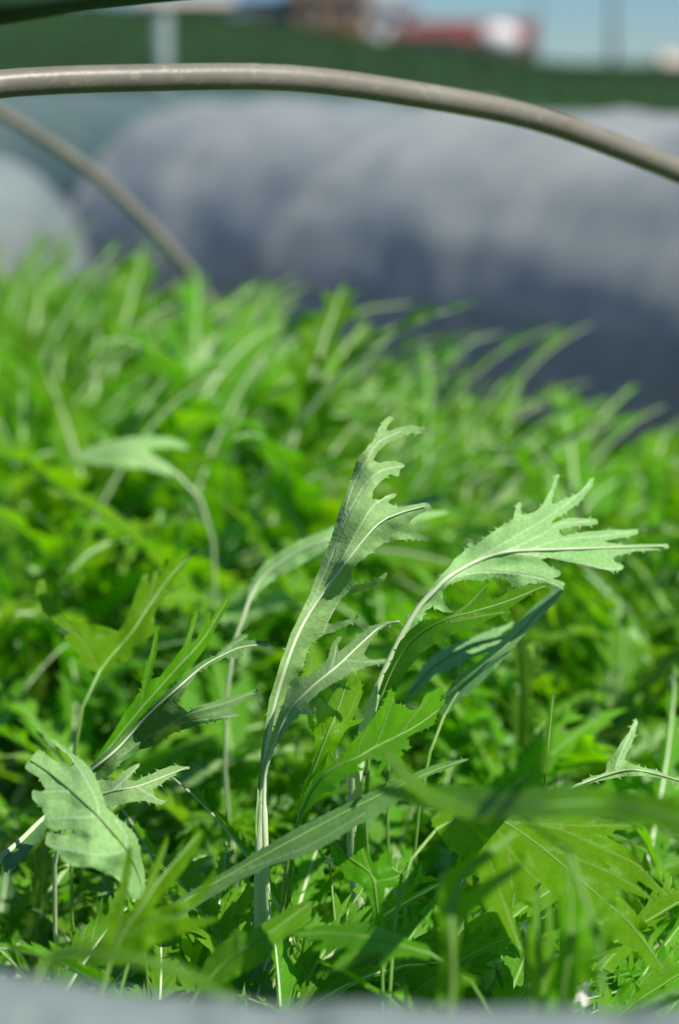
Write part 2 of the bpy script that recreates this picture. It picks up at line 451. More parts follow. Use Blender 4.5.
hero_leaf(p1, H1b, [Z([(84,860),(84,760),(95,690),(120,620),(165,520),(240,435),(330,360),(420,275),(480,225),(540,208)],240,560,3.394), Z([(300,385),(320,340),(330,290)],240,560,3.394), Z([(360,340),(430,345),(490,342)],240,560,3.394)],
  [(264,820,-.004),(287,713,-.01),(337,666,-.02),(400,621,.0),(337,645,.012),(388,661,-.035),(300,715,-.03),(280,690,.01)], .99, 'glaucous', 'under', (6, 1.6), crown=crown_of(p1, .01), step=4.5)

# H2: arching leaf, centre right
p2 = hero_plant(425, 740, 1.04, 'mizuna plant with a thick white stalk arching to the right into a broad feathery leaf'); heroes.append(p2)
H2 = [(396,645),(400,632),(412,612),(428,592),(446,570),(458,556),(468,548),(470,536),(474,546),(488,535),(500,527),(513,519),(517,503),(521,502),(521,514),(534,512),(543,504),(550,490),(557,474),(560,475),(554,491),(552,504),(562,500),(577,494),(594,477),(591,488),(581,501),(570,509),(557,517),(551,523),(568,518),(597,519),(598,524),(575,526),(559,530),(562,536),(568,535),(597,531),(638,529),(638,534),(604,541),(627,545),(668,544),(669,548),(635,551),(618,555),(608,559),(624,566),(622,570),(610,571),(594,567),(572,560),(549,557),(541,560),(549,566),(561,572),(558,577),(546,576),(565,583),(563,590),(547,588),(530,583),(516,589),(507,580),(494,577),(478,580),(462,580),(450,584),(443,591),(442,600),(447,606),(453,612),(443,612),(433,606),(426,610),(420,622),(405,640),(394,665),(383,690),(372,724),(362,722),(374,690),(386,665)]
hero_leaf(p2, H2, [[(366,724),(377,690),(390,660),(402,635),(419,607),(434,591),(450,576),(477,561),(506,552),(535,550),(568,549),(627,547),(665,546)],
  [(440,586),(462,572),(482,556),(510,540),(540,522),(565,505),(588,485)], [(506,552),(535,555),(570,562),(600,568),(620,568)], [(450,578),(480,572),(510,573),(540,578),(560,586)], [(480,562),(520,545),(545,533),(560,524),(590,521)], [(520,552),(560,540),(600,536),(632,532)]],
  [(366,724,0),(402,635,.0),(450,576,.0),(506,552,.01),(568,549,.03),(665,546,.07),(520,515,.035),(588,485,.07),(630,532,.075),(620,568,.05),(555,584,.02),(500,578,.012),(440,605,.0),(470,545,.02)],
  1.03, 'glaucous', 'under', (13, 1.6), crown=crown_of(p2), step=4.5, label='feathery leaf with a white rib bending right')
H2b = [(378,694),(388,668),(398,645),(408,632),(422,620),(436,619),(452,615),(468,602),(480,590),(488,578),(486,592),(492,600),(505,594),(520,586),(545,583),(552,586),(535,590),(522,600),(510,608),(506,622),(500,614),(488,620),(472,628),(456,632),(444,640),(450,646),(436,644),(422,652),(408,670),(396,688),(386,700)]
hero_leaf(p2, H2b, [[(383,694),(395,665),(412,641),(440,622),(472,612),(505,602),(545,586)], [(440,622),(465,607),(486,585)], [(450,622),(480,616),(504,612)]],
  [(383,694,0),(426,640,-.02),(472,612,-.025),(545,586,.0),(488,582,.0),(440,642,-.035)], 1.015, 'leaf', 'upper', (4, 1.2), 'stalk_green', crown=crown_of(p2, .01), step=4.5)
H16 = [(408,690),(420,672),(432,655),(452,645),(475,636),(500,627),(515,622),(498,637),(520,640),(495,650),(470,658),(455,666),(436,674),(420,688),(412,696)]
hero_leaf(p2, H16, [[(410,693),(432,668),(460,650),(490,640),(518,635)]], [(410,693,0),(460,650,.02),(518,630,.05),(470,660,.0)], 1.1, 'glaucous', 'under', (3, 1.2), 'stalk_green', crown=crown_of(p2, .015, .02), step=5)
H16b = [(441,718),(443,698),(458,676),(478,662),(500,642),(525,615),(548,594),(560,586),(563,592),(540,618),(520,640),(500,664),(480,684),(462,698),(450,712)]
hero_leaf(p2, H16b, [[(444,716),(460,690),(486,664),(512,640),(540,610),(560,590)]], [(444,716,0),(500,652,.01),(560,590,.04),(480,684,-.01)], 1.08, 'glaucous', 'under', (3, 1.2), 'stalk_green', crown=crown_of(p2, .0, .02), step=5)

# H3: broad pale leaf lower left, underside to the camera
p3 = hero_plant(165, 915, .95, 'mizuna plant at lower left whose broad pale leaf hangs over with its underside showing'); heroes.append(p3)
H3 = Z([(112,35),(130,36),(172,68),(230,110),(268,150),(300,210),(325,290),(380,340),(432,390),(455,460),(472,548),(475,600),(455,640),(430,640),(400,590),(350,550),(280,520),(200,512),(160,490),(145,462),(95,430),(98,400),(105,385),(160,398),(203,390),(195,376),(120,372),(88,352),(92,320),(85,295),(48,262),(50,225),(80,232),(97,222),(72,180),(20,145),(28,120),(42,108),(55,90),(75,75),(125,112),(188,140),(205,130),(182,92)],20,730,3.772)
hero_leaf(p3, H3, [Z([(462,630),(455,570),(400,450),(300,330),(200,235),(110,160),(40,115)],20,730,3.772), Z([(400,450),(330,470),(260,465),(180,450),(120,435)],20,730,3.772), Z([(300,330),(240,330),(170,330),(110,335)],20,730,3.772), Z([(300,330),(285,260),(240,170),(190,100),(130,50)],20,730,3.772), Z([(200,235),(150,230),(90,235)],20,730,3.772), Z([(400,450),(400,400),(360,340)],20,730,3.772)],
  [(142,895,-.01),(125,850,-.022),(100,818,-.02),(73,792,-.005),(30,760,.022),(55,742,.035),(50,845,-.022),(40,800,.0),(142,850,.006),(100,770,.012),(110,865,-.03)],
  .93, 'glaucous', 'under', (2.6, 1.4), 'stalk_green', crown=crown_of(p3), step=4.5, label='broad pale leaf turned underside out')
H3b = Z([(270,200),(290,190),(350,192),(400,152),(453,124),(450,140),(405,187),(440,192),(500,165),(570,135),(640,138),(640,146),(600,157),(545,195),(500,225),(512,255),(552,268),(535,282),(470,266),(400,275),(330,290),(290,290)],20,730,3.772)
hero_leaf(p3, H3b, [Z([(285,250),(350,230),(400,222),(460,208),(520,185),(630,142)],20,730,3.772), Z([(350,230),(400,185),(445,135)],20,730,3.772), Z([(440,215),(490,245),(540,270)],20,730,3.772)],
  [(96,796,0),(126,789,-.012),(187,768,.02),(165,800,-.02),(138,765,.015)], .975, 'glaucous', 'under', (3.5, 1.2), step=4.5, crown=None)

# H4: bluish leaf at left with a green back-lit one behind
p4 = hero_plant(80, 800, 1.03, 'mizuna plant at left with a long bluish leaf slanting right'); heroes.append(p4)
H4 = Z([(-20,650),(5,625),(80,560),(190,450),(260,380),(340,310),(400,255),(450,235),(480,205),(530,163),(567,157),(560,170),(520,190),(570,180),(640,187),(646,198),(580,200),(540,214),(500,224),(552,228),(548,236),(480,242),(430,265),(380,300),(340,360),(310,405),(330,420),(350,437),(400,410),(470,390),(540,370),(604,354),(592,370),(540,405),(490,432),(540,448),(470,462),(400,476),(330,500),(290,515),(240,550),(180,570),(120,610),(60,668),(0,700)],90,590,3.574)
hero_leaf(p4, H4, [Z([(-15,665),(5,645),(100,565),(210,445),(330,335),(400,275),(460,240),(540,205),(640,193)],90,590,3.574), Z([(100,600),(200,530),(350,442),(480,405),(600,358)],90,590,3.574), Z([(210,520),(350,470),(530,448)],90,590,3.574), Z([(460,238),(510,195),(560,165)],90,590,3.574)],
  [(88,774,0),(149,716,-.01),(218,656,.01),(268,645,.05),(150,745,.0),(190,712,-.025),(258,690,.0),(182,684,-.02),(110,765,-.01)], 1.02, 'dark', 'under', (4.5, 1.3), crown=crown_of(p4), step=4.5, label='bluish narrow leaf forking at its tip')
H4b = Z([(20,610),(100,480),(160,390),(185,350),(195,290),(222,200),(238,130),(246,140),(237,230),(218,318),(250,312),(300,250),(340,190),(358,130),(378,68),(386,75),(371,140),(354,195),(372,185),(400,140),(423,78),(433,80),(428,112),(450,80),(475,40),(498,10),(504,20),(482,70),(442,150),(402,222),(342,292),(282,342),(222,402),(152,482),(70,580)],90,590,3.574)
hero_leaf(p4, H4b, [Z([(45,595),(160,450),(300,290),(400,180),(490,35)],90,590,3.574), Z([(170,440),(195,340),(235,160)],90,590,3.574), Z([(300,290),(345,210),(378,90)],90,590,3.574)],
  [(102,757,0),(174,671,.01),(229,597,.04),(157,630,.03),(196,615,.035),(195,690,-.01)], 1.05, 'bright', 'upper', (3.5, 1), 'stalk_green', crown=crown_of(p4, .01, .02), step=4.5)

# H5: bright yellow green leaves in front of the arching stalk
p5 = hero_plant(303, 830, .99, 'mizuna plant with bright yellow-green jagged leaves just right of the tall pale leaf'); heroes.append(p5)
H5 = Z([(55,590),(78,500),(108,430),(118,370),(118,330),(98,290),(92,255),(104,252),(118,290),(128,305),(122,260),(112,215),(125,190),(145,205),(158,235),(162,190),(170,186),(178,215),(178,150),(198,135),(215,160),(235,130),(250,115),(254,150),(228,205),(216,228),(238,200),(240,222),(256,205),(262,165),(260,125),(274,138),(277,190),(258,245),(244,272),(290,262),(272,282),(240,294),(217,314),(202,350),(182,390),(165,430),(140,480),(110,540),(85,600)],280,640,3.395)
hero_leaf(p5, H5, [Z([(70,590),(95,500),(130,400),(165,310),(195,240),(225,150)],280,640,3.395), Z([(165,310),(225,270),(265,180)],280,640,3.395), Z([(150,350),(145,280),(125,210)],280,640,3.395)],
  [(301,814,0),(318,758,-.01),(335,712,-.01),(346,684,.04),(360,680,.045),(316,700,.03),(362,718,.02)], .985, 'bright', 'upper', (5, 1.2), 'stalk_green', crown=crown_of(p5), step=4.2, label='bright yellow-green leaf fingered like an antler')
H5b = Z([(60,580),(85,520),(110,470),(155,430),(163,380),(170,368),(185,372),(192,410),(225,382),(245,345),(280,310),(320,260),(350,220),(378,160),(400,125),(402,150),(388,195),(390,215),(440,235),(404,262),(435,250),(470,228),(500,180),(555,160),(542,208),(562,200),(535,250),(520,290),(470,312),(430,332),(442,370),(402,372),(422,390),(372,402),(332,470),(320,458),(348,412),(300,402),(255,430),(292,440),(245,452),(205,480),(182,512),(145,520),(115,560),(85,590)],280,640,3.395)
hero_leaf(p5, H5b, [Z([(75,580),(110,510),(150,460),(200,425),(260,400),(320,365),(380,335),(430,310),(480,280),(540,235)],280,640,3.395), Z([(320,365),(355,280),(385,190)],280,640,3.395), Z([(200,425),(180,400),(172,380)],280,640,3.395), Z([(400,328),(450,260),(500,205)],280,640,3.395), Z([(280,392),(340,405),(325,450)],280,640,3.395), Z([(260,400),(270,350),(300,300)],280,640,3.395)],
  [(302,811,0),(324,775,-.015),(357,758,-.02),(392,739,-.01),(439,709,.02),(395,690,.035),(375,775,-.05),(410,750,-.035),(432,690,.04)], .97, 'bright', 'upper', (4.5, 1.5), 'stalk_green', crown=crown_of(p5, .008, -.008), step=4.2)

# H6: long dark strap leaf lying across the lower middle
p6 = hero_plant(120, 935, .9, 'mizuna plant with a long dark bluish strap leaf lying across the lower middle'); heroes.append(p6)
H6 = Z([(-60,400),(0,358),(100,298),(200,238),(300,182),(420,123),(520,80),(590,52),(655,41),(642,50),(572,77),(522,102),(502,132),(452,167),(402,192),(342,232),(282,262),(200,285),(120,325),(60,362),(20,388),(-50,425)],180,740,2.263)
hero_leaf(p6, H6, [Z([(-55,412),(0,370),(100,312),(200,256),(300,202),(400,150),(500,103),(580,68),(648,45)],180,740,2.263), Z([(100,312),(200,275),(300,235),(420,165)],180,740,2.263)],
  [(160,920,-.02),(224,882,-.01),(312,826,0),(401,784,.01),(466,760,.04),(300,850,-.02),(380,812,-.01)], .93, 'dark', 'under', (3, 1.2), 'stalk_green', crown=crown_of(p6), step=4.8, ruffle=.002)

DK = [(326,832),(331,828),(336,842),(345,855),(352,858),(354,838),(358,821),(363,822),(365,848),(374,864),(380,858),(388,850),(392,868),(402,874),(410,862),(416,872),(404,886),(385,888),(382,905),(388,960),(378,960),(372,905),(362,886),(350,880),(338,866),(330,850)]
hero_leaf(p6, DK, [[(382,958),(377,905),(372,876),(355,862),(340,850),(330,834)], [(372,876),(362,850),(360,826)], [(375,882),(395,878),(412,868)]], [(382,958,0),(372,876,-.01),(330,834,.01),(360,826,.015),(412,868,.0)], .945, 'leaf', 'upper', (4, 1.2), 'stalk_green', crown=crown_of(p6, .08), step=5, protect=False)
L1 = [(196,985),(205,962),(218,945),(230,938),(236,928),(246,934),(262,924),(280,914),(296,904),(314,902),(306,916),(300,926),(286,938),(276,944),(268,958),(252,968),(238,976),(222,984),(208,992)]
hero_leaf(p6, L1, [[(200,988),(228,960),(262,938),(310,904)], [(240,952),(240,936)], [(262,938),(270,950)]], [(200,988,0),(255,945,-.01),(310,904,.02),(225,940,.015),(260,968,-.02)], .87, 'leaf', 'under', (3, 1.2), 'stalk_green', crown=crown_of(p6, .03), step=5, protect=False)
L2 = [(430,948),(412,940),(395,933),(378,927),(360,922),(342,924),(318,926),(292,934),(306,938),(325,940),(312,950),(334,948),(350,948),(338,960),(326,974),(350,966),(368,956),(384,950),(376,968),(394,958),(412,956),(430,960)]
hero_leaf(p6, L2, [[(430,954),(395,944),(360,936),(325,933),(296,935)], [(375,942),(350,957),(330,972)]], [(430,954,0),(360,936,-.01),(296,935,.0),(360,922,.015),(330,972,-.03)], .86, 'leaf', 'upper', (3.5, 1.2), 'stalk_green', crown=crown_of(p6, .18), step=5, protect=False)

# H7: broad bright leaf lower right
p7 = hero_plant(440, 900, .9, 'mizuna plant at lower right with one very broad veined leaf spreading right'); heroes.append(p7)
H7 = Z([(-90,120),(0,60),(60,40),(200,45),(350,90),(440,118),(530,132),(556,148),(482,155),(452,176),(500,200),(532,222),(545,252),(590,300),(648,362),(600,342),(540,302),(472,270),(408,243),(432,280),(500,302),(560,332),(608,374),(560,362),(502,335),(470,338),(500,362),(550,420),(584,452),(562,470),(500,440),(520,480),(560,500),(600,540),(648,604),(600,585),(550,535),(500,502),(452,475),(410,450),(392,420),(350,400),(300,372),(255,318),(228,325),(235,350),(255,400),(200,385),(163,352),(163,420),(185,470),(200,550),(150,482),(112,402),(75,395),(62,330),(58,290),(20,245),(-40,210)],460,780,3.1)
hero_leaf(p7, H7, [Z([(-70,150),(20,110),(120,125),(200,170),(320,265),(430,360),(530,450),(640,598)],460,780,3.1), Z([(60,112),(120,160),(180,250),(240,310),(300,365)],460,780,3.1), Z([(0,118),(60,180),(100,270),(140,390),(190,530)],460,780,3.1), Z([(120,125),(300,150),(450,215),(560,270),(640,355)],460,780,3.1), Z([(200,130),(350,140),(530,142)],460,780,3.1), Z([(230,195),(380,250),(500,305),(600,368)],460,780,3.1), Z([(120,160),(150,220),(160,330)],460,780,3.1)],
  [(440,828,.0),(500,820,.012),(560,865,-.005),(625,925,-.02),(668,972,-.03),(666,895,.0),(635,825,.04),(520,950,-.05),(480,900,-.04),(560,905,-.03),(600,870,.005),(560,815,.03)],
  .95, 'bright', 'upper', (3.5, 1.2), 'stalk_green', crown=crown_of(p7), relief=.004, ruffle=.006, step=5, label='very broad lit leaf with fanning veins')

# H8: blurred near leaves crossing in front at right
p8 = hero_plant(560, 1050, .66, 'mizuna plant nearest the camera at right, two blurred strap leaves crossing sideways'); heroes.append(p8)
H8 = Z([(-30,60),(60,62),(160,58),(300,72),(360,62),(440,58),(560,72),(720,100),(760,160),(720,195),(640,165),(560,148),(420,135),(330,140),(240,135),(120,122),(40,100),(-30,75)],390,760,2.35)
hero_leaf(p8, H8, [Z([(760,150),(700,145),(600,118),(480,100),(360,105),(240,95),(120,85),(-20,68)],390,760,2.35)], [(700,825,0),(600,810,.03),(480,800,.06),(390,790,.10),(640,790,.03),(560,820,.0)], .70, 'leaf', 'upper', (6, 2), 'stalk_green', crown=crown_of(p8), step=9, protect=False)
H8b = [(380,742),(392,752),(410,770),(432,788),(460,800),(500,806),(520,812),(500,822),(462,818),(430,806),(405,785),(388,765)]
hero_leaf(p8, H8b, [[(516,814),(470,808),(430,796),(405,775),(384,750)]], [(516,814,0),(430,796,.03),(384,750,.08),(405,790,.03)], .74, 'bright', 'upper', (4, 2), 'stalk_green', crown=crown_of(p8, -.02), step=8, protect=False)

# H9, H10: near blurred stalk and fingered leaf at the bottom
p9 = hero_plant(452, 1060, .72, 'blurred near mizuna plant with a thick light stalk curling right at lower middle'); heroes.append(p9)
H9 = Z([(165,470),(172,300),(162,180),(172,100),(220,70),(262,45),(340,0),(400,-35),(350,30),(300,68),(246,105),(232,150),(300,112),(380,72),(440,48),(400,82),(330,138),(262,200),(226,270),(218,350),(240,380),(280,400),(235,410),(232,470)],380,840,2.829)
hero_leaf(p9, H9, [Z([(200,470),(205,350),(200,250),(212,160),(250,80),(330,20),(390,-25)],380,840,2.829), Z([(210,290),(250,190),(330,125),(430,52)],380,840,2.829)], [(450,1000,0),(452,900,.0),(515,832,.03),(530,860,.03),(440,880,.02)], .74, 'bright', 'upper', (12, 3), 'stalk_green', crown=crown_of(p9), step=7, protect=False)
p10 = hero_plant(572, 1060, .74, 'blurred near mizuna plant with an upright fingered leaf like a trident at lower right'); heroes.append(p10)
H10 = Z([(470,480),(490,400),(500,330),(508,250),(500,200),(485,140),(498,150),(518,195),(530,140),(522,30),(534,26),(548,90),(562,180),(590,205),(620,180),(662,126),(668,135),(635,205),(598,242),(602,278),(640,250),(668,205),(684,160),(688,180),(676,260),(625,315),(575,372),(550,480)],380,840,2.829)
hero_leaf(p10, H10, [Z([(512,480),(525,380),(540,270),(540,180),(530,50)],380,840,2.829), Z([(540,270),(590,225),(655,140)],380,840,2.829), Z([(545,340),(610,290),(675,200)],380,840,2.829)], [(562,1000,0),(570,930,.0),(568,855,.03),(612,890,.015),(618,915,.0)], .76, 'bright', 'upper', (6, 2), 'stalk_green', crown=crown_of(p10), step=7, protect=False)
H10b = Z([(420,480),(425,420),(400,330),(430,220),(438,150),(446,120),(452,160),(452,230),(468,290),(470,200),(475,150),(488,200),(492,290),(500,400),(500,480)],380,840,2.829)
hero_leaf(p10, H10b, [Z([(460,480),(462,400),(445,300),(444,140)],380,840,2.829), Z([(470,400),(480,300),(478,170)],380,840,2.829)], [(545,1000,0),(540,940,.0),(536,890,.02),(552,920,.02)], .78, 'bright', 'upper', (4, 2), 'stalk_green', crown=crown_of(p10, -.01), step=7, protect=False)

# H11, H12: near fingers lower left and blurred strap
p11 = hero_plant(110, 1070, .76, 'blurred near mizuna plant at lower left with upright bright fingers'); heroes.append(p11)
H11 = Z([(260,380),(285,320),(308,250),(325,200),(340,150),(352,90),(366,40),(373,60),(370,130),(355,200),(350,235),(375,225),(400,180),(425,125),(448,70),(472,12),(478,30),(458,90),(445,135),(478,110),(520,55),(560,-5),(580,5),(548,70),(500,140),(455,190),(430,225),(470,210),(540,195),(610,110),(612,130),(570,200),(500,240),(440,270),(520,265),(600,245),(620,256),(500,300),(430,330),(380,380)],0,830,2.829)
hero_leaf(p11, H11, [Z([(310,380),(350,290),(400,220),(460,130),(565,10)],0,830,2.829), Z([(320,340),(340,250),(362,100)],0,830,2.829), Z([(370,260),(420,180),(470,40)],0,830,2.829), Z([(360,300),(450,250),(590,250)],0,830,2.829)], [(112,960,0),(140,910,.0),(195,835,.02),(125,850,.02),(210,915,-.01),(165,840,.02)], .83, 'bright', 'upper', (5, 1.5), 'stalk_green', crown=crown_of(p11), step=6, label='bright upright leaf of long fingers')
H12 = Z([(90,430),(110,370),(150,335),(220,325),(300,328),(400,348),(500,375),(600,420),(680,470),(640,490),(560,450),(470,410),(380,385),(300,372),(220,368),(160,375),(130,420)],0,830,2.829)
hero_leaf(p11, H12, [Z([(100,430),(130,370),(180,350),(300,350),(400,366),(520,405),(660,478)],0,830,2.829)], [(38,970,0),(100,950,-.01),(180,970,-.02),(230,1000,-.01),(100,965,-.02)], .70, 'leaf', 'upper', (5, 2), 'stalk_green', crown=crown_of(p11, -.03, -.04), step=8, protect=False)

# H13: curved pair left middle; H14 pale blurred leaf; H15 pale curved leaf
p13 = hero_plant(100, 690, 1.22, 'mizuna plant at mid left with a leaf spread like a wide V'); heroes.append(p13)
H13 = Z([(58,190),(72,150),(92,145),(98,170),(112,222),(128,198),(142,215),(146,262),(182,300),(250,310),(330,330),(370,345),(398,300),(428,230),(443,180),(465,125),(482,110),(484,190),(505,105),(518,88),(524,165),(548,70),(562,75),(554,140),(600,80),(664,30),(672,38),(602,122),(562,172),(532,202),(625,160),(626,170),(600,184),(540,218),(512,270),(502,320),(532,326),(482,372),(452,402),(420,404),(428,432),(390,462),(370,440),(330,490),(290,500),(250,482),(220,430),(165,368),(192,352),(118,300),(82,258)],20,540,3.772)
hero_leaf(p13, H13, [Z([(300,495),(350,430),(420,350),(480,260),(540,170),(600,100),(665,36)],20,540,3.772), Z([(290,480),(230,380),(160,300),(105,230),(80,160)],20,540,3.772), Z([(470,270),(500,180),(515,100)],20,540,3.772), Z([(500,240),(560,190),(620,167)],20,540,3.772)],
  [(99,670,0),(131,633,.015),(163,590,.03),(197,549,.05),(82,640,.015),(48,600,.035),(41,582,.04),(110,640,.02)], 1.13, 'bright', 'upper', (4, 1.5), 'stalk_green', crown=crown_of(p13), step=5)
p14 = hero_plant(150, 560, 1.55, 'blurred mizuna plant at upper left with one pale horizontal leaf'); heroes.append(p14)
H14 = Z([(30,132),(100,95),(170,70),(250,58),(330,58),(400,68),(440,98),(380,92),(310,95),(300,112),(350,140),(404,188),(360,185),(290,165),(230,162),(150,152),(80,142)],60,420,3.395)
hero_leaf(p14, H14, [Z([(400,186),(330,145),(270,115),(180,105),(40,132)],60,420,3.395)], [(178,475,0),(139,454,.0),(72,459,.02),(180,445,.03)], 1.55, 'glaucous', 'under', (3, 1.5), crown=crown_of(p14), step=5)
p15 = hero_plant(252, 640, 1.22, 'mizuna plant behind the tall leaf with a pale curved stalk and leaf bending right'); heroes.append(p15)
H15 = [(247,600),(250,585),(262,566),(282,550),(305,538),(330,528),(360,518),(400,505),(440,495),(418,510),(450,512),(400,524),(360,534),(330,548),(300,565),(278,576),(262,588),(254,600)]
hero_leaf(p15, H15, [[(250,598),(262,578),(285,560),(320,542),(370,525),(440,500)]], [(250,598,0),(300,552,.0),(440,500,.06),(330,548,-.01)], 1.2, 'glaucous', 'under', (4, 1.5), crown=crown_of(p15), step=5)
p17 = hero_plant(575, 800, 1.06, 'mizuna plant at mid right with a low pale leaf pointing right and one raised tooth'); heroes.append(p17)
H17 = Z([(325,568),(360,543),(428,518),(432,490),(470,440),(510,380),(532,335),(540,350),(522,410),(492,478),(520,492),(580,508),(650,533),(720,560),(640,545),(560,532),(500,532),(420,547),(350,564)],480,620,3.412)
hero_leaf(p17, H17, [Z([(330,565),(420,532),(500,512),(580,520),(700,553)],480,620,3.412), Z([(460,515),(490,440),(534,345)],480,620,3.412)], [(577,785,0),(625,771,.0),(685,782,.03),(636,720,.02),(640,776,-.01)], 1.03, 'glaucous', 'under', (3.5, 1.2), crown=crown_of(p17), step=4.5)
H17b = Z([(215,520),(222,420),(232,330),(245,240),(256,250),(252,340),(245,440),(235,525)],480,620,3.412)
hero_leaf(p17, H17b, [Z([(225,522),(235,400),(250,250)],480,620,3.412)], [(546,772,0),(549,737,.0),(553,693,.02)], 1.04, 'bright', 'upper', (2.5, 1.5), 'stalk_green', crown=crown_of(p17, -.02), step=4, relief=.002)
p18 = hero_plant(-10, 900, .98, 'mizuna plant at the left edge with a straight white stalk pointing up right'); heroes.append(p18)
H18 = Z([(-60,480),(0,425),(60,365),(118,298),(132,300),(125,340),(100,372),(60,430),(0,500),(-60,540)],20,730,3.772)
hero_leaf(p18, H18, [Z([(-80,490),(0,420),(60,360),(124,302)],20,730,3.772)], [(0,850,0),(20,841,0),(53,810,.02)], .99, 'dark', 'under', (8, 5), crown=crown_of(p18), step=5)

# ------------------------------------------------------------------ the bed's other plants
import bisect
def blocked(p, hit_d=.0):
    """true when a point would stand in front of one of the large leaves"""
    x, y, d = proj(p)
    for poly, hd in HERO_PX:
        if d < hd-.01 and inside((x, y), poly): return True
    return False
mesh_pts = {}
def pts_of(me):
    if me.name not in mesh_pts:
        vs = me.vertices; st = max(1, len(vs)//130)
        mesh_pts[me.name] = [vs[i].co.copy() for i in range(0, len(vs), st)]
    return mesh_pts[me.name]
def build_near(parent, rg, n, hmax, ymin=0, spread=1.5, cut=0):
    Dp = proj(parent.location)[2]; zcap = .315+.03*min(1, max(0, Dp-1.0))+rg.uniform(-.03, .02)-cut
    made = 0; tries = 0
    while made < n and tries < n*7:
        tries += 1
        me2 = near_mesh[rg.randrange(len(near_mesh))]
        az = rg.gauss(0, spread); tilt = rg.uniform(.0, .62); wind = rg.uniform(.08, .48); sc_ = rg.uniform(.72, 1.0)*hmax
        off = Vector((rg.uniform(-.02, .02), rg.uniform(-.02, .02), 0))
        m = Matrix.Rotation(wind, 3, 'Y') @ Matrix.Rotation(az, 3, 'Z') @ Matrix.Rotation(tilt, 3, 'Y')
        pts = pts_of(me2[0]); sc0 = sc_
        for fac in (1, .93, .87, .81, .75, .69, .62, .55):
            hits = 0; hi = False; sc_ = sc0*fac
            for q in pts:
                w = Vector(parent.location)+off+m@(q*sc_)
                if blocked(w): hits += 1
                X, Y, D = proj(w)
                if w.z > zcap or Y < ymin or D < .6 or (D < .8 and Y < 870) or (D < .93 and Y < 790): hi = True
                if hi or hits > 2: break
            if not hi and hits <= 2: break
        if hits > 2 or hi: continue
        leaf_at(me2, parent, off, az, tilt, sc_, wind); made += 1
    return made
rg = random.Random(11)
for h in heroes:
    D = proj(h.location)[2]
    build_near(h, rg, 14 if D > .85 else 5, 1.0)

for i, (fx, fd) in enumerate([(195, .955), (225, .945), (250, .97), (262, .95), (282, .965), (305, .945), (330, .96), (355, .95), (378, .965), (400, .945), (430, .955), (50, .9), (20, .92), (90, .91), (262, .9), (340, .9), (35, .95), (70, .955), (105, .95), (135, .96), (165, .95), (180, .9), (140, .88), (0, .94)]):
    q = at(fx, 900, fd)
    t = thing('mizuna_plant', 'mizuna plant in dense low foliage behind the grey film fold', 'leafy plant', (q.x, q.y, 0), 'mizuna plants at the front of the bed')
    build_near(t, rg, 12, 1.1, 838, .9)
spots = []
du = .079; u = -1.2
while u < 4.6:
    l = -1.1
    while l < .70:
        P = bed(u+rg.uniform(-.03, .03)+(du*.5 if int(round(l/du)) % 2 else 0), l+rg.uniform(-.028, .028))
        X, Y, D = proj((P.x, P.y, .2))
        if D > .62 and -70-60/D < X < 750+60/D and Y < 1180: spots.append((P, D, l))
        l += du
    u += du
spots = [s for s in spots if all((s[0]-h.location).length > .045 for h in heroes)]
spots.sort(key=lambda s: s[1])
# prototypes for the blurred back of the bed: one mesh each
def far_proto(i):
    rg2 = random.Random(100+i); V, Fc, mi, vd, fl, rn = [], [], [], [], [], []
    for k in range(19):
        d = FAR[rg2.randrange(len(FAR))]
        m = Matrix.Rotation(rg2.uniform(0, .3), 3, 'Y') @ Matrix.Rotation(rg2.gauss(0, 1.6), 3, 'Z') @ Matrix.Rotation(rg2.uniform(-.1, .65), 3, 'Y')
        s = rg2.uniform(.72, 1.0); b = len(V); r = rg2.random(); mat = rg2.choice((0, 0, 1, 0, 1, 0, 0, 1, 0, 2 if i % 4 == 0 else 0))
        V += [m@(q*s) for q in d['v']]; Fc += [tuple(j+b for j in f) for f in d['f']]; mi += [mat]*len(d['f'])
        vd += list(d['vd']); fl += d['flat']; rn += [r]*len(d['v'])
        b = len(V); V += [m@(q*s) for q in d['sv']]; Fc += [tuple(j+b for j in f) for f in d['sf']]; mi += [3]*len(d['sf'])
        vd += [9]*len(d['sv']); fl += d['sfl']; rn += [r]*len(d['sv'])
    o = mesh_obj('mizuna_plant', V, Fc, [M['leaf'], M['bright'], M['glaucous'], M['stalk']], attrs={'vein': ('FLOAT', vd), 'rnd': ('FLOAT', rn), 'flat': ('FLOAT_VECTOR', fl)})
    o.data.polygons.foreach_set('material_index', mi)
    me = o.data; bpy.data.objects.remove(o); return me
far_meshes = [far_proto(i) for i in range(9)]
far_top = {m.name: float(np.percentile([v.co.z for v in m.vertices], 100))*.955 for m in far_meshes}
nn_ = nf = 0
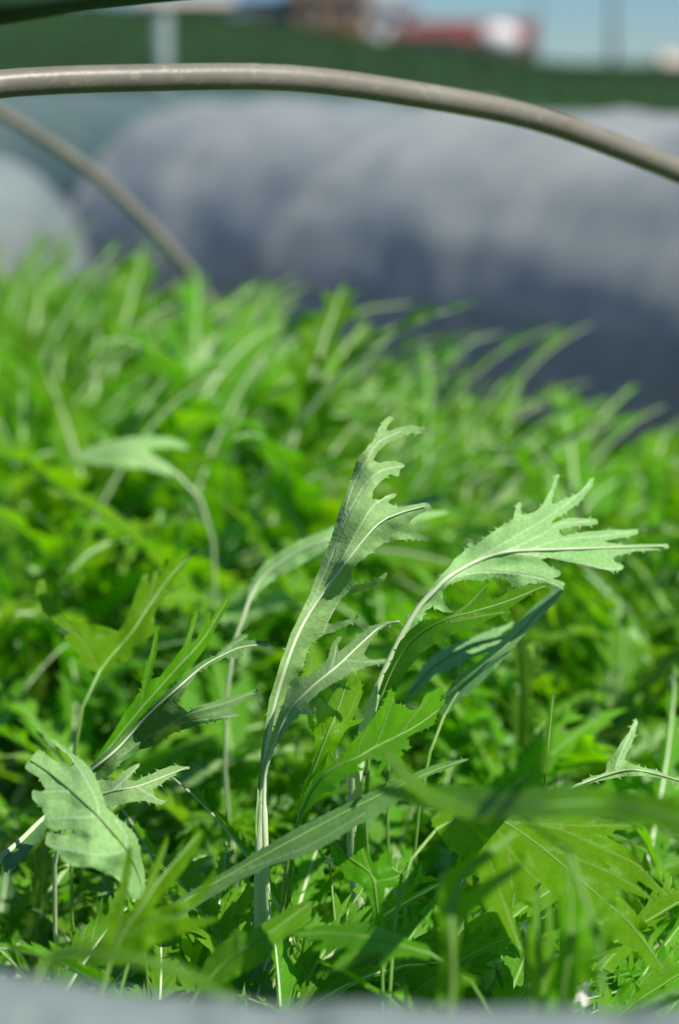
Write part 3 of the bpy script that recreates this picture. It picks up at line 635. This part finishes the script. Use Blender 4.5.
for P, D, l in spots[:284]:
    if D < 1.75:
        X, Y, _ = proj((P.x, P.y, .22))
        if D < .95: lab, grp = 'mizuna plant in dense low foliage behind the grey film fold', 'mizuna plants at the front of the bed'
        elif D < 1.3: lab, grp = 'mizuna plant in the sharp feathery rows around the tall pale leaves', 'mizuna plants in the sharp middle rows'
        else: lab, grp = 'mizuna plant in the slightly blurred rows just behind the tall pale leaves', 'mizuna plants behind the tall leaves'
        t = thing('mizuna_plant', lab, 'leafy plant', P, grp)
        k = build_near(t, rg, 19 if D < 1.0 else 17, rg.uniform(.9, 1.08)*(1.05 if D < 1.0 else (1.0 if D < 1.3 else 1.12)), cut=.012 if l > .28 and D > 1.2 else 0)
        if k == 0: bpy.data.objects.remove(t)
        nn_ += 1
    else:
        o = bpy.data.objects.new('mizuna_plant', far_meshes[rg.randrange(len(far_meshes))]); C.objects.link(o)
        o.location = P; o.rotation_euler = (0, 0, rg.uniform(-.5, .5))
        want = (.425 if l < .38 else .335)*rg.uniform(.87, 1.04)*(.90+.10*min(1, max(0, (D-1.75)/.7)))
        if 150 < X < 250 and 1.9 < D < 2.4: want = .46*rg.uniform(.9, 1.05)
        s = max(.8, want/far_top[o.data.name]); o.scale = (s, s, s)
        if D < 2.6: tag(o, 'blurred mizuna plant in the upper middle of the bed, before the second hoop', 'leafy plant', 'mizuna plants in the blurred middle of the bed')
        else: tag(o, 'strongly blurred mizuna plant at the far end of the bed, beyond the second hoop', 'leafy plant', 'mizuna plants at the far end of the bed')
        nf += 1
print('plants', nn_, nf, 'spots', len(spots), 'last depth', spots[min(283, len(spots)-1)][1])

# ------------------------------------------------------------------ ground
def structure(o): o['kind'] = 'structure'; return o
def grid(name, x0, x1, y0, y1, nx, ny, fz, mat, parent=None):
    V = [(x0+(x1-x0)*i/nx, y0+(y1-y0)*j/ny) for j in range(ny+1) for i in range(nx+1)]
    V = [(x, y, fz(x, y)) for x, y in V]
    Fc = [(j*(nx+1)+i, j*(nx+1)+i+1, (j+1)*(nx+1)+i+1, (j+1)*(nx+1)+i) for j in range(ny) for i in range(nx)]
    return mesh_obj(name, V, Fc, mat, parent)
from mathutils import noise as mn
soil = plain('soil', (.055, .036, .022), (.10, .072, .046), 60, .95, .15, .9, 160, .01)
grassy = plain('field_grass', (.024, .064, .020), (.017, .046, .014), .6, .9, .15, .6, 6, .1)
ground = structure(grid('ground', -1500, 1500, -20, 2800, 20, 20, lambda x, y: -.012, plain('ground_earth', (.025, .06, .02), (.02, .05, .018), .05, .95, .1, .3, 3, .05)))
def zsoil(x, y):
    return .012*mn.noise(Vector((x*9, y*9, 0)))+.008*mn.noise(Vector((x*30, y*30, 2)))+.004
structure(grid('soil', -5, 6, -.6, 9, 220, 190, zsoil, soil))
def zbank(x, y):
    t = min(1, max(0, (y-9)/13)); t = t*t*(3-2*t)
    # crest height as seen against the houses
    px = 339.5+F*x/22
    cr = float(np.interp(px, [-600, 0, 200, 300, 430, 560, 679, 1300], [1.30, 1.19, 1.09, .95, .73, .57, .47, .3]))
    back = min(1, max(0, (y-23)/7))
    return -.05+(cr+.05)*t-back*1.6+.03*mn.noise(Vector((x*1.5, y*1.5, 0)))*t
structure(grid('grass_bank', -30, 30, 9, 32, 240, 120, zbank, grassy))
# tufts along the bank
V, Fc = [], []
rg3 = random.Random(5)
for i in range(5200):
    x = rg3.uniform(-7, 7); y = rg3.uniform(13, 23.5); z = zbank(x, y)-.01
    for k in range(3):
        a = rg3.uniform(0, 6.3); h = rg3.uniform(.03, .09); w = .012; b = len(V)
        dx, dy = math.cos(a), math.sin(a); lx, ly = rg3.uniform(-.03, .03), rg3.uniform(-.03, .03)
        V += [(x-dx*w, y-dy*w, z), (x+dx*w, y+dy*w, z), (x+lx, y+ly, z+h)]; Fc.append((b, b+1, b+2))
g = mesh_obj('grass', V, Fc, plain('grass_blades', (.028, .078, .02), (.02, .055, .014), 3, .7, .3, 0), smooth=False)
g['kind'] = 'stuff'

# ------------------------------------------------------------------ hoops
def hoop_material():
    m, nt = new_mat('hoop_tan'); L = nt.links
    out = N(nt, 'ShaderNodeOutputMaterial'); p = N(nt, 'ShaderNodeBsdfPrincipled')
    a = noise(nt, 18, 5); b = noise(nt, 160, 4); c = noise(nt, 55, 3)
    col = mixc(nt, ramp(nt, a, .3, .7), (.225, .215, .165), (.165, .155, .12))
    col = mixc(nt, math_(nt, 'MULTIPLY', ramp(nt, c, .55, .75), .5), col, (.17, .12, .08))
    col = mixc(nt, math_(nt, 'MULTIPLY', ramp(nt, b, .55, .8), .35), col, (.45, .42, .34))
    L.new(col, p.inputs['Base Color']); p.inputs['Roughness'].default_value = .42; p.inputs['Specular IOR Level'].default_value = .5
    bp = N(nt, 'ShaderNodeBump'); bp.inputs['Strength'].default_value = .35; bp.inputs['Distance'].default_value = .0008
    L.new(b, bp.inputs['Height']); L.new(bp.outputs[0], p.inputs['Normal']); L.new(p.outputs[0], out.inputs['Surface'])
    return m
hoop_m = hoop_material()
def hoop(c, a, b, n, r, label, mat, group, name='tunnel_hoop', cat='hoop', lat=LAT):
    pts = []
    for i in range(121):
        t = math.pi*i/120; ct, st = math.cos(t), math.sin(t)
        x = a*math.copysign(abs(ct)**(2/n), ct); z = b*abs(st)**(2/n)
        pts.append(c+lat*x+Vector((0, 0, z+.0006*math.sin(i*.8))))
    pts = [pts[0]-Vector((0, 0, .06))]+pts+[pts[-1]-Vector((0, 0, .06))]
    V, Fc, fl = tube(pts, [r]*len(pts), 24)
    o = mesh_obj(name, V, Fc, mat); tag(o, label, cat, group); return o
hg = 'tan hoops arching over the mizuna bed'
hoop(BC.copy(), .717, .603, 2.101, .0068, 'weathered tan hoop arching across the top of the picture, nearest to the camera', hoop_m, hg)
hoop(BC+DIR*1.171, .68, .636, 2.06, .0066, 'second tan hoop, coming down into the leaves at upper left', hoop_m, hg)
# green coated pole crossing the top left corner
green = plain('green_coating', (.035, .085, .03), (.025, .06, .02), 40, .45, .4, .1)
pth = smoothline([at(-420, 150, .95), at(-180, 45, .90), at(0, 4, .88), at(120, -14, .88), at(300, -32, .9), at(520, -60, .95), at(1200, -60, 1.2)], 40)
pth = [Vector((pth[0].x-.10, pth[0].y, -.03)), Vector((pth[0].x-.06, pth[0].y, pth[0].z*.6))]+pth+[Vector((pth[-1].x+.08, pth[-1].y, pth[-1].z*.55)), Vector((pth[-1].x+.1, pth[-1].y, -.03))]
V, Fc, fl = tube(smoothline(pth, 90), [.0085]*90, 16)
tag(mesh_obj('green_hoop', V, Fc, green), 'dark green blurred hoop crossing the top left corner above the tan hoops', 'hoop')

# ------------------------------------------------------------------ film tunnels
def film(name, body, body2, alpha_lo, alpha_hi, rough=.32, scale=3.0, spec=.6, tint=(.9, .95, 1)):
    m, nt = new_mat(name); L = nt.links
    out = N(nt, 'ShaderNodeOutputMaterial'); p = N(nt, 'ShaderNodeBsdfPrincipled')
    a = noise(nt, scale, 5, rough=.6); b = noise(nt, scale*6, 4)
    L.new(mixc(nt, ramp(nt, a, .35, .65), body, body2), p.inputs['Base Color'])
    p.inputs['Roughness'].default_value = rough; p.inputs['Specular IOR Level'].default_value = spec
    bp = N(nt, 'ShaderNodeBump'); bp.inputs['Strength'].default_value = .5; bp.inputs['Distance'].default_value = .02
    L.new(math_(nt, 'ADD', a, math_(nt, 'MULTIPLY', b, .3)), bp.inputs['Height']); L.new(bp.outputs[0], p.inputs['Normal'])
    t = N(nt, 'ShaderNodeBsdfTransparent'); t.inputs[0].default_value = (*tint, 1)
    mx = N(nt, 'ShaderNodeMixShader'); L.new(ramp(nt, a, .3, .7, alpha_lo, alpha_hi), mx.inputs[0])
    tl = N(nt, 'ShaderNodeBsdfTranslucent'); tl.inputs[0].default_value = (.55, .62, .62, 1); m2 = N(nt, 'ShaderNodeMixShader'); m2.inputs[0].default_value = .2
    L.new(p.outputs[0], m2.inputs[1]); L.new(tl.outputs[0], m2.inputs[2])
    L.new(t.outputs[0], mx.inputs[1]); L.new(m2.outputs[0], mx.inputs[2]); L.new(mx.outputs[0], out.inputs['Surface'])
    return m
def tunnel(label, start, end, a, b, mat, hoops, seed, hoop_mat, n=2.1, endcap=.25, name='film_tunnel', cat='tunnel', inner=True, sag=.035):
    root = thing(name, label, cat, start)
    ax = (end-start); Ln = ax.length; ax.normalize(); lat = Vector((ax.y, -ax.x, 0))
    nu, nv = int(Ln/.05)+2, 48
    V, Fc = [], []
    for i in range(nu+1):
        u = Ln*i/nu
        ph = (u/Ln*hoops) % 1
        sagf = sag*math.sin(math.pi*ph)**.8
        for j in range(nv+1):
            t = math.pi*j/nv; ct, st = math.cos(t), math.sin(t)
            k = 1-sagf*(.4+.6*abs(math.sin(2*t)))
            # rounded, gathered ends
            e = min(u, Ln-u)/endcap
            ke = math.sqrt(max(0, 1-(1-min(1, e))**2))*.97+.03 if endcap else 1
            x = a*math.copysign(abs(ct)**(2/n), ct)*k*(ke*.6+.4); z = b*st**(2/n)*k*ke
            q = Vector((u*1.6, t*2.2, seed))
            w = .012*mn.noise(q*1.5)+.012*abs(mn.noise(q*4))+.006*mn.noise(Vector((u*14, t*3, seed)))
            w += .028*math.exp(-((u-Ln*.62-.16*(t-1.6))/.035)**2)+.008*mn.noise(Vector((u*3+t*2.4, t*1.2-u*.5, seed+3)))
            P = ax*u+lat*(x+w*ct)+Vector((0, 0, max(0, z+w*st)))
            V.append(P)
    for i in range(nu):
        for j in range(nv):
            q = i*(nv+1)+j; Fc.append((q, q+1, q+nv+2, q+nv+1))
    mesh_obj('film', V, Fc, mat, root)
    if hoop_mat:
        for h in range(hoops+1):
            u = Ln*h/hoops
            if endcap: u = min(max(u, endcap), Ln-endcap)
            pts = []
            for i in range(41):
                t = math.pi*i/40; ct, st = math.cos(t), math.sin(t)
                pts.append(ax*u+lat*((a-.012)*math.copysign(abs(ct)**(2/n), ct))+Vector((0, 0, (b-.014)*abs(st)**(2/n))))
            hv, hf, _ = tube(pts, [.006]*41, 8)
            mesh_obj('hoop', hv, hf, hoop_mat, root)
    return root
dark_film = film('dark_film', (.60, .635, .61), (.41, .455, .46), .70, .88, .34, 2.0)
pale_film = film('pale_film', (.44, .54, .53), (.34, .45, .43), .35, .6, .4, 3)
teal_film = film('teal_film', (.20, .30, .30), (.14, .24, .23), .6, .9, .4, 1.5)
steel = plain('grey_steel', (.30, .32, .32), (.22, .24, .25), 20, .45, .5, .1)
c4 = Vector((.63, 4.05, 0)); d2 = Vector((-.47, .883, 0)).normalized()
tunnel('long low tunnel of dark bluish translucent film beside the bed, lit pale along its crest', c4-d2*1.9, c4+d2*2.35, .44, .51, dark_film, 6, 1.3, steel)
c5 = Vector((-.93, 4.85, 0))
tunnel('small pale whitish film tunnel, blurred, at the left behind the bed', c5-d2*.05, c5+d2*2.2, .45, .42, pale_film, 3, 5.1, steel, n=2.8, endcap=.15)
c6 = Vector((-1.0, 8.3, 0))
tunnel('far tunnel of teal film behind the dark one at upper left', c6-d2*.8+Vector((.9, .1, 0)), c6+d2*3+Vector((-.6, 0, 0)), .62, .50, teal_film, 4, 8.1, steel)
c7 = Vector((1.9, 6.2, 0))
tunnel('farthest pale film tunnel, a thin strip over the dark tunnel at right', c7-d2*1.0, c7+d2*2.6, .45, .42, film('grey_film', (.36, .40, .40), (.25, .3, .3), .6, .9), 5, 9.4, steel)

# a fold of film at the very front
def fold():
    V, Fc = [], []
    nu, nv = 90, 30
    for i in range(nu+1):
        s = i/nu; px = -260+1200*s
        top = 972 + 38*min(1, max(0, (px+20)/300)) + 4*math.sin(px*.012) + (5 if 380 < px < 520 else 0)*math.sin((px-380)*.022)
        P0 = at(px, top+62, .54)
        for j in range(nv+1):
            t = j/nv
            # rolled edge, then the sheet falls towards the path
            if t < .35:
                a = t/.35*math.pi*1.15
                o = Vector((0, .018*math.cos(a), .014*math.sin(a)))
            else:
                q = (t-.35)/.65
                o = Vector((0, -.018-.05*q-.03*q*q, .014*math.sin(math.pi*1.15)-.33*q))
            w = .004*mn.noise(Vector((s*14, t*2.5, 3)))+.001*mn.noise(Vector((s*45, t*3, 1)))
            V.append(P0+o+Vector((0, -w*1.2, w)))
    for i in range(nu):
        for j in range(nv):
            q = i*(nv+1)+j; Fc.append((q, q+nv+1, q+nv+2, q+1))
    o = mesh_obj('film_sheet', V, Fc, film('near_film', (.29, .35, .34), (.23, .29, .28), .8, .97, .6, 9, .25))
    md = o.modifiers.new('thick', 'SOLIDIFY'); md.thickness = .0012
    tag(o, 'grey blue film fold blurred along the bottom edge before the plants', 'plastic film')
fold()

# small white blossoms in the foliage
white = plain('white_petal', (.80, .80, .76), (.7, .7, .64), 200, .6, .3, 0)
def blossom(px, py, d, r, label, n=5):
    c = at(px, py, d); V, Fc = [], []
    for k in range(n):
        a = 2*math.pi*k/n; e = Vector((math.cos(a), -.5+.3*math.sin(a), math.sin(a))).normalized(); s = e.cross(Vector((0, 1, .2))).normalized()
        b = len(V)
        V += [Vector((0, 0, 0)), e*r*.5+s*r*.28, e*r*.9+s*r*.2+Vector((0, -r*.2, 0)), e*r, e*r*.9-s*r*.2+Vector((0, -r*.2, 0)), e*r*.5-s*r*.28]
        Fc += [(b, b+1, b+2), (b, b+2, b+3), (b, b+3, b+4), (b, b+4, b+5)]
    root = thing('white_blossom', label, 'flower', c)
    mesh_obj('petals', V, Fc, white, root)
    tv, tf, _ = tube([Vector((0, .002, 0)), Vector((.004, .01, -.05)), Vector((-.002, .015, -c.z+.01))], [.0006]*3, 6)
    mesh_obj('stem', tv, tf, M['stalk_green'], root)
blossom(582, 992, .86, .0055, 'tiny white blossom low in the leaves at lower right, just above the film')
blossom(524, 925, .95, .0032, 'tiny white blossom seen through a gap beneath the broad leaf')
blossom(329, 858, .97, .0026, 'tiny white fleck of blossom under the long dark strap leaf')

# ------------------------------------------------------------------ background posts and houses
def box(V, Fc, x0, x1, y0, y1, z0, z1):
    b = len(V); V += [(x0, y0, z0), (x1, y0, z0), (x1, y1, z0), (x0, y1, z0), (x0, y0, z1), (x1, y0, z1), (x1, y1, z1), (x0, y1, z1)]
    Fc += [(b, b+3, b+2, b+1), (b+4, b+5, b+6, b+7), (b, b+1, b+5, b+4), (b+1, b+2, b+6, b+5), (b+2, b+3, b+7, b+6), (b+3, b, b+4, b+7)]
def bx(name, boxes, mat, parent):
    V, Fc = [], []
    for q in boxes: box(V, Fc, *q)
    return mesh_obj(name, V, Fc, mat, parent, smooth=False)
c = at(163, 60, 8.6); top = at(163, 9, 8.6)
pt = thing('post', 'slim grey green post standing before the grassy bank at upper left', 'post', (c.x, c.y, 0))
V, Fc, _ = tube([Vector((0, 0, -.1)), Vector((0, 0, top.z*.5)), Vector((0, 0, top.z))], [.035]*3, 14); mesh_obj('shaft', V, Fc, plain('post_grey', (.17, .24, .23), (.14, .2, .19), 8, .5, .4, 0), pt)
V, Fc, _ = tube([Vector((0, 0, top.z+.001)), Vector((0, 0, top.z+.03))], [.046, .034], 14); mesh_obj('cap', V, Fc, steel, pt)

def house(px, py_base, d, w, dep, h, roof_h, wall, roof, label, cat='house', name='house', windows=3, rot=0, hip=False, door=True, overhang=.4):
    b = at(px, py_base, d)
    r = thing(name, label, cat, (b.x, b.y, b.z-3)); r.rotation_euler = (0, 0, rot)
    z0, z1 = 0, 3+h
    wl = bx('wall', [(-w/2, w/2, 0, dep, z0, z1)], wall, r)
    rw = w/2+overhang
    ins = w*.28 if hip else 0
    V = [(-rw, -overhang, z1+.01), (rw, -overhang, z1+.01), (rw, dep+overhang, z1+.01), (-rw, dep+overhang, z1+.01), (-rw+ins, dep/2, z1+roof_h), (rw-ins, dep/2, z1+roof_h)]
    mesh_obj('roof', V, [(0, 1, 5, 4), (2, 3, 4, 5), (1, 2, 5), (3, 0, 4), (3, 2, 1, 0)], roof, r, smooth=False)
    for k in range(windows):
        x = -w/2+w*(k+.5)/windows
        ww = min(1.4, w/windows*.5)
        wn = bx('window', [(x-ww/2, x+ww/2, -.06, -.004, z1-h*.55, z1-h*.2)], M['frame'], r)
        bx('pane', [(x-ww/2+.1, x+ww/2-.1, -.09, -.062, z1-h*.55+.1, z1-h*.2-.1)], M['glass'], wn)
    if door:
        dx = w*.08
        dr = bx('door', [(dx-.5, dx+.5, -.07, -.004, 3.0, 3+min(2.1, h*.45))], M['doorm'], r)
    return r
M['frame'] = plain('window_frame', (.6, .6, .58), (.5, .5, .5), 2, .5, .3, 0)
M['glass'] = plain('window_glass', (.04, .055, .07), (.03, .04, .05), 2, .1, .6, 0)
M['doorm'] = plain('door_brown', (.12, .07, .04), (.09, .05, .03), 2, .5, .3, 0)
w_white = plain('white_render', (.75, .73, .72), (.66, .65, .66), .8, .8, .2, 0)
w_cream = plain('cream_render', (.60, .52, .42), (.52, .46, .38), .8, .8, .2, 0)
w_brown = plain('brown_boards', (.24, .13, .07), (.30, .18, .10), 1.2, .8, .2, 0)
w_blue = plain('blue_sheet', (.18, .33, .44), (.28, .42, .50), .6, .6, .3, 0)
r_red = plain('red_roof', (.20, .06, .05), (.15, .05, .045), 1, .7, .3, 0)
r_brown = plain('brown_roof', (.16, .11, .08), (.12, .08, .06), 1, .7, .3, 0)
r_blue = plain('blue_roof', (.20, .36, .48), (.15, .28, .40), 1, .4, .4, 0)
r_grey = plain('grey_roof', (.3, .3, .32), (.25, .25, .27), 1, .6, .4, 0)
hy = 150
house(252, 22, hy, 6.2, 8, 1.6, 1.8, w_blue, r_blue, 'pale blue house with a blue roof, leftmost above the grassy bank', windows=2)
house(330, 40, hy-5, 4.9, 7, 2.8, 1.6, w_brown, r_brown, 'brown timber house between the blue house and the white ones', windows=2)
house(392, 46, hy+10, 3.6, 6, 2.6, 1.2, w_white, r_grey, 'narrow white house right of the brown timber one', windows=2, hip=True)
house(432, 56, hy-10, 3.4, 4, 1.2, .8, w_cream, r_red, 'low cream shed with a dull red roof beside the white tank', cat='shed', name='shed', windows=2)
house(478, 60, hy+14, 8.2, 7, 1.4, 1.6, r_red, r_red, 'long red brown house behind the round white tank', windows=4)
house(186, 16, hy-30, 4.4, 4, .7, .5, w_cream, w_cream, 'small cream shed on the bank crest behind the post', cat='shed', name='shed', windows=2, door=False)
house(690, 78, hy+10, 3.4, 4, 1.0, .8, w_cream, w_cream, 'small cream shed at the far right edge of the skyline', cat='shed', name='shed', windows=1, door=False)
# round white tank
b = at(499, 40, hy-6)
tk = thing('water_tank', 'round white tank shining above the grassy bank', 'tank', (b.x, b.y, b.z))
V, Fc = [], []
for i in range(17):
    for j in range(28):
        t = math.pi*i/16; a = 2*math.pi*j/28; V.append((1.45*math.sin(t)*math.cos(a), 1.45*math.sin(t)*math.sin(a), 1.1*math.cos(t)))
for i in range(16):
    for j in range(28): Fc.append((i*28+j, (i+1)*28+j, (i+1)*28+(j+1) % 28, i*28+(j+1) % 28))
mesh_obj('shell', V, Fc, w_white, tk)
for k in range(4):
    a = math.pi/4+k*math.pi/2; V, Fc, _ = tube([Vector((1.1*math.cos(a), 1.1*math.sin(a), -5)), Vector((1.0*math.cos(a), 1.0*math.sin(a), -.5))], [.12, .12], 8); mesh_obj('leg', V, Fc, steel, tk)
# utility poles
def upole(px, d, ytop, wid, label):
    b = at(px, 80, d); t = at(px, ytop, d)
    r = thing('utility_pole', label, 'utility pole', (b.x, b.y, b.z-3), 'faint poles against the sky')
    hgt = t.z-b.z+3
    m = plain('pole_concrete', (.30, .34, .36), (.26, .30, .32), .5, .8, .2, 0)
    V, Fc, _ = tube([Vector((0, 0, 0)), Vector((0, 0, hgt*.5)), Vector((0, 0, hgt))], [wid, wid*.85, wid*.7], 10); mesh_obj('shaft', V, Fc, m, r)
    for z in (.8, 1.6): bx('crossarm', [(-1.0, 1.0, wid, wid+.12, hgt-z*2-.06, hgt-z*2+.06)], m, r)
upole(612, 260, -120, .5, 'faint grey utility pole against the blue sky at right')
upole(536, 330, -110, .35, 'fainter thin utility pole against the sky between the tank and the right pole')

# ------------------------------------------------------------------ light
el, az = R(52), R(130)      # az: sun seen from the scene, measured from +y towards +x
sd = Vector((math.cos(el)*math.sin(az), math.cos(el)*math.cos(az), math.sin(el)))
ld = bpy.data.lights.new('sun', 'SUN'); ld.energy = 5.0; ld.angle = R(.5); ld.color = (1, .95, .86)
lo = bpy.data.objects.new('sun', ld); C.objects.link(lo); lo.rotation_euler = sd.to_track_quat('Z', 'Y').to_euler(); lo.location = sd*20
w = bpy.data.worlds.new('World'); sc.world = w; w.use_nodes = True
nt = w.node_tree; nt.nodes.clear()
sky = nt.nodes.new('ShaderNodeTexSky'); sky.sky_type = 'NISHITA'; sky.sun_disc = False; sky.sun_elevation = el; sky.sun_rotation = az
sky.air_density = 1.0; sky.dust_density = 0; sky.ozone_density = 5.0; sky.altitude = 1500
bg = nt.nodes.new('ShaderNodeBackground'); bg.inputs[1].default_value = .06
wo = nt.nodes.new('ShaderNodeOutputWorld'); tint = nt.nodes.new('ShaderNodeMix'); tint.data_type = 'RGBA'; tint.blend_type = 'MULTIPLY'; tint.inputs[0].default_value = 1; tint.inputs[7].default_value = (.70, .93, 1.12, 1); nt.links.new(sky.outputs[0], tint.inputs[6]); nt.links.new(tint.outputs[2], bg.inputs[0]); nt.links.new(bg.outputs[0], wo.inputs[0])
vs_ = sc.view_settings; vs_.view_transform = 'Standard'; vs_.look = 'None'; vs_.exposure = .25; vs_.gamma = 1; vs_.use_curve_mapping = False
sc.cycles.max_bounces = 8; sc.cycles.transmission_bounces = 6; sc.cycles.transparent_max_bounces = 12; sc.cycles.diffuse_bounces = 4
sc.cycles.use_denoising = True
sc.cycles.sample_clamp_indirect = 6
